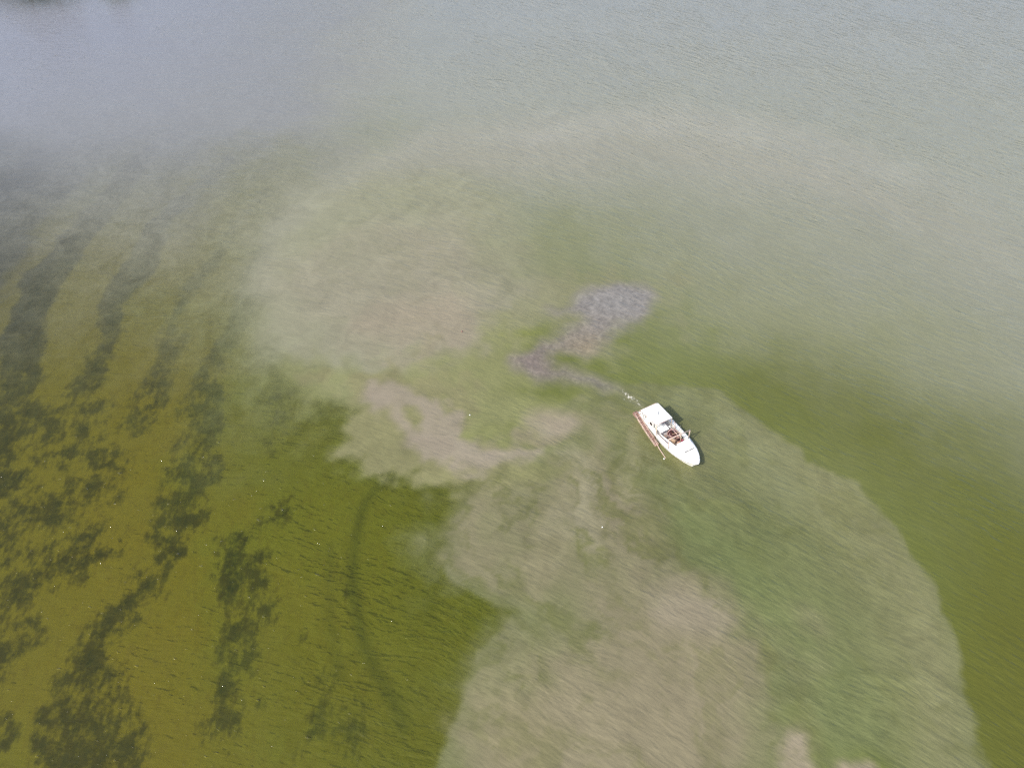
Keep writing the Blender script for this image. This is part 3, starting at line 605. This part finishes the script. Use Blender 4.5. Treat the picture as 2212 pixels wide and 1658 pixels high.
# rack of pipe ends, toolbox shelf at the stern
bm = bmesh.new(); bx(bm, .25, .85, -1.12, -.55, .9, 1.12); link('stern_locker', bm, WHITE2, boat, BM, False, .02)
bm = bmesh.new(); bx(bm, .02, .10, -1.1, 1.25, .88, 1.06); link('transom_rail', bm, RUSTL, boat, BM)

# ------------------------------------------------------------------ dredge conveyor slung on the starboard side
dre = empty('dredge_conveyor', (2.2, -1.7, .5)); tag(dre, 'long rusty dredge conveyor with pale rails slung along the near side of the white boat', 'dredge')
def L(t, y, dz=0):                                          # along the conveyor: stern end high, forward end in the water
    return (.0 + 4.55 * t, y + .2 - .2 * t - .08 * math.sin(math.pi * min(t, 1)), .98 - .62 * t + dz)
for y in (-1.50, -1.90):
    bm = bmesh.new(); tube(bm, [L(t, y) for t in np.linspace(0, 1, 8)], .035, 6); tube(bm, [L(t, y, -.22) for t in np.linspace(0, 1, 8)], .025, 6)
    for k in range(12): tube(bm, [L(k / 12, y), L((k + .5) / 12, y, -.22)], .014, 4); tube(bm, [L((k + .5) / 12, y, -.22), L((k + 1) / 12, y)], .014, 4)
    link('rail', bm, RUSTL, dre, BM, True)
bm = bmesh.new()
for k in range(24):
    a, b = L(k / 24, -1.52, -.05), L((k + 1) / 24, -1.52, -.05); c, d = L((k + 1) / 24, -1.88, -.05), L(k / 24, -1.88, -.05)
    tp = [bm.verts.new(p) for p in (a, b, c, d)]; bt = [bm.verts.new((p[0], p[1], p[2] - .03)) for p in (a, b, c, d)]
    bm.faces.new(tp); bm.faces.new(bt[::-1])
    for q in range(4): bm.faces.new((tp[q], bt[q], bt[(q + 1) % 4], tp[(q + 1) % 4]))
bmesh.ops.remove_doubles(bm, verts=bm.verts, dist=1e-4); link('belt', bm, BELT, dre, BM)
for k in range(1, 23):
    bm = bmesh.new(); a, b = Vector(L(k / 23, -1.53, -.03)), Vector(L(k / 23, -1.87, -.03)); tube(bm, [a, b], .022, 5); link('slat', bm, RUSTL if k % 3 == 0 else RUST, dre, BM)
for t in (0.01, .985):
    bm = bmesh.new(); a, b = L(t, -1.48, -.1), L(t, -1.92, -.1); tube(bm, [a, b], .11, 12); link('drum', bm, RUST, dre, BM, True)
bm = bmesh.new(); tube(bm, [(3.9, -1.62, .50), (5.0, -1.74, .25), (6.15, -1.76, .04), (6.6, -1.73, -.15)], [.05, .045, .04, .04], 8); link('hose_pole', bm, RUSTL, dre, BM, True)
bm = bmesh.new(); tube(bm, [(3.3, -1.52, .7), (4.5, -1.60, .25), (5.3, -1.68, -.05)], .03, 6); link('brace_pole', bm, RUST, dre, BM, True)
for x in (.4, 2.0, 3.6):
    bm = bmesh.new(); z = L(x / 4.55, 0)[2]; tube(bm, [(x, -1.20, at(x, 3) + .05), (x, -1.42, z - .02)], .03, 6); tube(bm, [(x, -1.22, at(x, 3) + .05), (x + .05, -1.25, 1.25)], .025, 6); link('bracket', bm, RUST, dre, BM)
bm = bmesh.new(); bx(bm, -.15, .5, -1.82, -1.28, .66, .76); bx(bm, -.15, -.10, -1.82, -1.28, .76, .96); link('discharge_chute', bm, RUST, dre, BM)
def thing(name, build, mat, loc, label, cat, rz=0, group=None, smooth=True, bev=0):
    bm = bmesh.new(); build(bm); o = link(name, bm, mat, None, BM @ Matrix.Translation(loc) @ Matrix.Rotation(rz, 4, 'Z'), smooth, bev); return tag(o, label, cat, group)
thing('net_float', lambda b: lathe(b, [(.01, -.08), (.06, -.06), (.09, 0), (.06, .06), (.01, .08)], 12), PAIL, (6.32, -1.98, .05), 'small white float at the water end of the long pole', 'float')

# ------------------------------------------------------------------ gear lying in the well (each lifts away)
def sack(b, sx_=.30, sy=.20, sz=.16, seed=0):
    bmesh.ops.create_icosphere(b, subdivisions=3, radius=1.0)
    for v in b.verts:
        n_ = .12 * math.sin(5 * v.co.x + seed) * math.cos(4 * v.co.y + seed * 2) + .06 * math.sin(9 * v.co.y + 3 * seed)
        z = v.co.z; v.co = Vector((math.copysign(abs(v.co.x) ** .7, v.co.x) * sx_, math.copysign(abs(v.co.y) ** .75, v.co.y) * sy, z * sz)) * (1 + n_)
for i, (x, y, z, rz, lb) in enumerate([(4.95, -.28, .46, .4, 'tan sack lying nearest the side pipes in the boat well'), (5.25, .02, .48, 1.4, 'tan sack lying crosswise in the middle of the sack pile'),
                                       (5.05, .30, .50, .1, 'tan sack lying on the pump side of the pile'), (5.15, .05, .76, .9, 'tan sack on top of the other sacks in the well'), (5.62, .55, .46, 1.2, 'tan sack lying alone under the gantry by the locker')]):
    thing('sack', lambda b: sack(b, seed=i * 1.7), SACK, (x, y, z), lb, 'sack', rz, 'sacks in the boat well')
def basket(b):
    for k in range(6): r = .19 + .012 * k; tube(b, [(r * math.cos(t), r * math.sin(t), .06 * k) for t in np.linspace(0, 2 * math.pi, 17)], .012, 4)
    for q in range(14): a = 2 * math.pi * q / 14; tube(b, [(.19 * math.cos(a), .19 * math.sin(a), 0), (.25 * math.cos(a), .25 * math.sin(a), .31)], .009, 4)
for i, (x, y, lb) in enumerate([(4.15, -.35, 'round wire basket of clams nearest the culling table'), (4.62, -.40, 'round wire basket of clams between the table and the sacks'), (5.72, -.15, 'round wire basket of clams against the foredeck locker')]):
    o = thing('clam_basket', basket, GALV, (x, y, .32), lb, 'basket', 0, 'wire baskets in the boat well')
    bm = bmesh.new(); lathe(bm, [(.18, .02), (.22, .2), (.14, .27), (.03, .30)], 14); rs = random.Random(i)
    for v in bm.verts: v.co += Vector((rs.uniform(-.015, .015), rs.uniform(-.015, .015), rs.uniform(-.02, .02)))
    link('clams', bm, CLAM, o, o.matrix_world.copy())
o = thing('bucket', lambda b: lathe(b, [(.13, 0), (.155, .32), (.165, .33), (.15, .335), (.125, .05)], 16), PAIL, (3.55, .78, .99), 'white plastic bucket beside the far canopy post', 'bucket')
o.matrix_world = BM @ Matrix.Translation((3.45, .62, .32)) @ Matrix.Diagonal((1.15, 1.15, 1.6, 1))
o = thing('fish_tote', lambda b: (bx(b, -.24, .24, -.17, .17, 0, .03), bx(b, -.24, .24, -.17, -.15, .03, .3), bx(b, -.24, .24, .15, .17, .03, .3), bx(b, -.24, -.22, -.15, .15, .03, .3), bx(b, .22, .24, -.15, .15, .03, .3)), RED, (5.62, .98, .55), 'red plastic tote in the far corner of the well by the locker', 'tote', .3, None, False)
o.matrix_world = BM @ Matrix.Translation((5.72, .80, .55)) @ Matrix.Rotation(.3, 4, 'Z')
thing('crate', lambda b: (bx(b, -.26, .26, -.2, .2, 0, .24)), GREY, (5.72, .80, .31), 'grey crate standing under the red tote', 'crate', .1, None, False, .02)
thing('fuel_can', lambda b: (bx(b, -.16, .16, -.1, .1, 0, .34), lathe(b, [(.03, .34), (.03, .38), (.035, .40)], 8)), BLACK, (4.55, .96, .31), 'black fuel can standing by the far side of the engine', 'can', .2, None, False, .015)
thing('tool_box', lambda b: (bx(b, -.28, .28, -.14, .14, 0, .22), tube(b, [(-.1, 0, .22), (-.1, 0, .28), (.1, 0, .28), (.1, 0, .22)], .012, 5)), GREY, (1.35, -.70, .31), 'grey tool box on the sole under the rear of the canopy', 'toolbox', 0, None, False, .012)
thing('rope_coil', lambda b: [tube(b, [((.12 + .03 * k) * math.cos(t), (.12 + .03 * k) * math.sin(t), .02 + .012 * (k % 2)) for t in np.linspace(0, 2 * math.pi, 17)], .016, 5) for k in range(6)], ROPE, (.62, .62, .90), 'pale coil of rope on the stern deck', 'rope')
thing('spare_drum', lambda b: lathe(b, [(.20, 0), (.22, .02), (.22, .5), (.20, .52)], 18), BLACK, (.72, -.1, .88), 'black drum standing on the stern deck behind the canopy', 'drum')

# ------------------------------------------------------------------ floating bits
def drift(px, py, r, mat, label, cat, name):
    x, y = G(px, py); bm = bmesh.new(); lathe(bm, [(.01, -r * .6), (r * .8, -r * .4), (r, 0), (r * .7, r * .5), (.01, r * .7)], 12)
    o = link(name, bm, mat, None, Matrix.Translation((x, y, .02)), True); return tag(o, label, cat)
drift(1015, 896, .08, PAIL, 'white buoy floating between the beige clouds of silt, left of the boat', 'buoy', 'buoy')
drift(1301, 1138, .07, PAIL, 'small white buoy floating below the boat amid thin silt', 'buoy', 'buoy')
drift(998, 716, .13, BELT, 'dark lump of drifting weed on the pale old plume', 'weed', 'drifting_weed')

# ------------------------------------------------------------------ the islet beyond the far corner whose trees mirror in the water
icx, icy = -104, 178
bm = bmesh.new(); rr = random.Random(3); rows = []
for k in range(9):
    f_ = k / 8; rows.append([bm.verts.new(((9 + 13 * (1 - f_)) * 0 + (26 * (1 - f_) + .01) * math.cos(a) * (1 + .12 * math.sin(3 * a + 1)), (13 * (1 - f_) + .01) * math.sin(a) * (1 + .15 * math.sin(2 * a)), -1.6 + 3.0 * (1 - (1 - f_) ** 2))) for a in np.linspace(0, 2 * math.pi, 40, False)])
for r0, r1 in zip(rows, rows[1:]):
    for k in range(40): bm.faces.new((r0[k], r0[(k + 1) % 40], r1[(k + 1) % 40], r1[k]))
isl = link('islet', bm, flat('islet_soil', (120, 110, 84), .9, .2, .4, (84, 86, 56)), None, Matrix.Translation((icx, icy, 0)), True); tag(isl, kind='structure')
LEAF = flat('mangrove_leaf', (74, 88, 44), .6, .2, .8, (42, 56, 28)); BARK = flat('bark', (104, 92, 76), .9, .2, 2.0)
def tree(x, y, h, cr, seed, label):
    r = random.Random(seed); t = bpy.data.objects.new('mangrove_tree', None); S.collection.objects.link(t); t.matrix_world = Matrix.Translation((x, y, 1.0))
    tag(t, label, 'tree', 'trees on the islet')
    bm = bmesh.new(); tips = []
    tube(bm, smooth_curve([(0, 0, -.6), (.1, .05, h * .25), (-.1, .1, h * .5), (0, 0, h * .8)], 4), [.30 - .012 * k for k in range(13)], 8)
    for k in range(10):
        a = 2.4 * k + r.uniform(-.4, .4); z0 = h * r.uniform(.22, .6); z1 = z0 + h * r.uniform(.1, .35); q = cr * r.uniform(.5, .9)
        tube(bm, smooth_curve([(0, 0, z0), (q * .5 * math.cos(a), q * .5 * math.sin(a), z0 + (z1 - z0) * .6), (q * math.cos(a), q * math.sin(a), z1)], 3), [.11, .10, .09, .08, .06, .05, .03], 5); tips.append((q * math.cos(a), q * math.sin(a), z1))
    tips += [(0, 0, h * .85), (cr * .2, 0, h * .75), (-cr * .25, cr * .1, h * .7)]
    link('trunk', bm, BARK, t, Matrix.Translation((x, y, 1.0)), True)
    bm = bmesh.new()
    for (cx, cy, cz) in tips:
        for _ in range(520):
            d = Vector((r.gauss(0, 1), r.gauss(0, 1), r.gauss(0, .7))); d = d.normalized() * (r.random() ** .5) * cr * .48; d.z *= .62
            c = Vector((cx, cy, cz)) + d; s_ = r.uniform(.10, .22); a = Vector((r.uniform(-1, 1), r.uniform(-1, 1), r.uniform(-.4, .4))).normalized(); b = a.cross(Vector((r.uniform(-.5, .5), r.uniform(-.5, .5), 1))).normalized()
            vs = [bm.verts.new(c + a * s_), bm.verts.new(c + b * s_ * .6), bm.verts.new(c - a * s_), bm.verts.new(c - b * s_ * .6)]; bm.faces.new(vs)
    link('crown', bm, LEAF, t, Matrix.Translation((x, y, 1.0)))
tree(-102.5, 171, 10.0, 4.6, 1, 'tallest mangrove tree on the islet, mirrored in the far left corner')
tree(-96.5, 170.5, 8.6, 3.8, 2, 'broad mangrove tree on the near shore of the islet')
tree(-84.5, 172, 5.5, 2.2, 4, 'small mangrove tree at the right end of the islet')
tree(-112, 178, 9.0, 4.2, 5, 'mangrove tree at the left end of the islet')
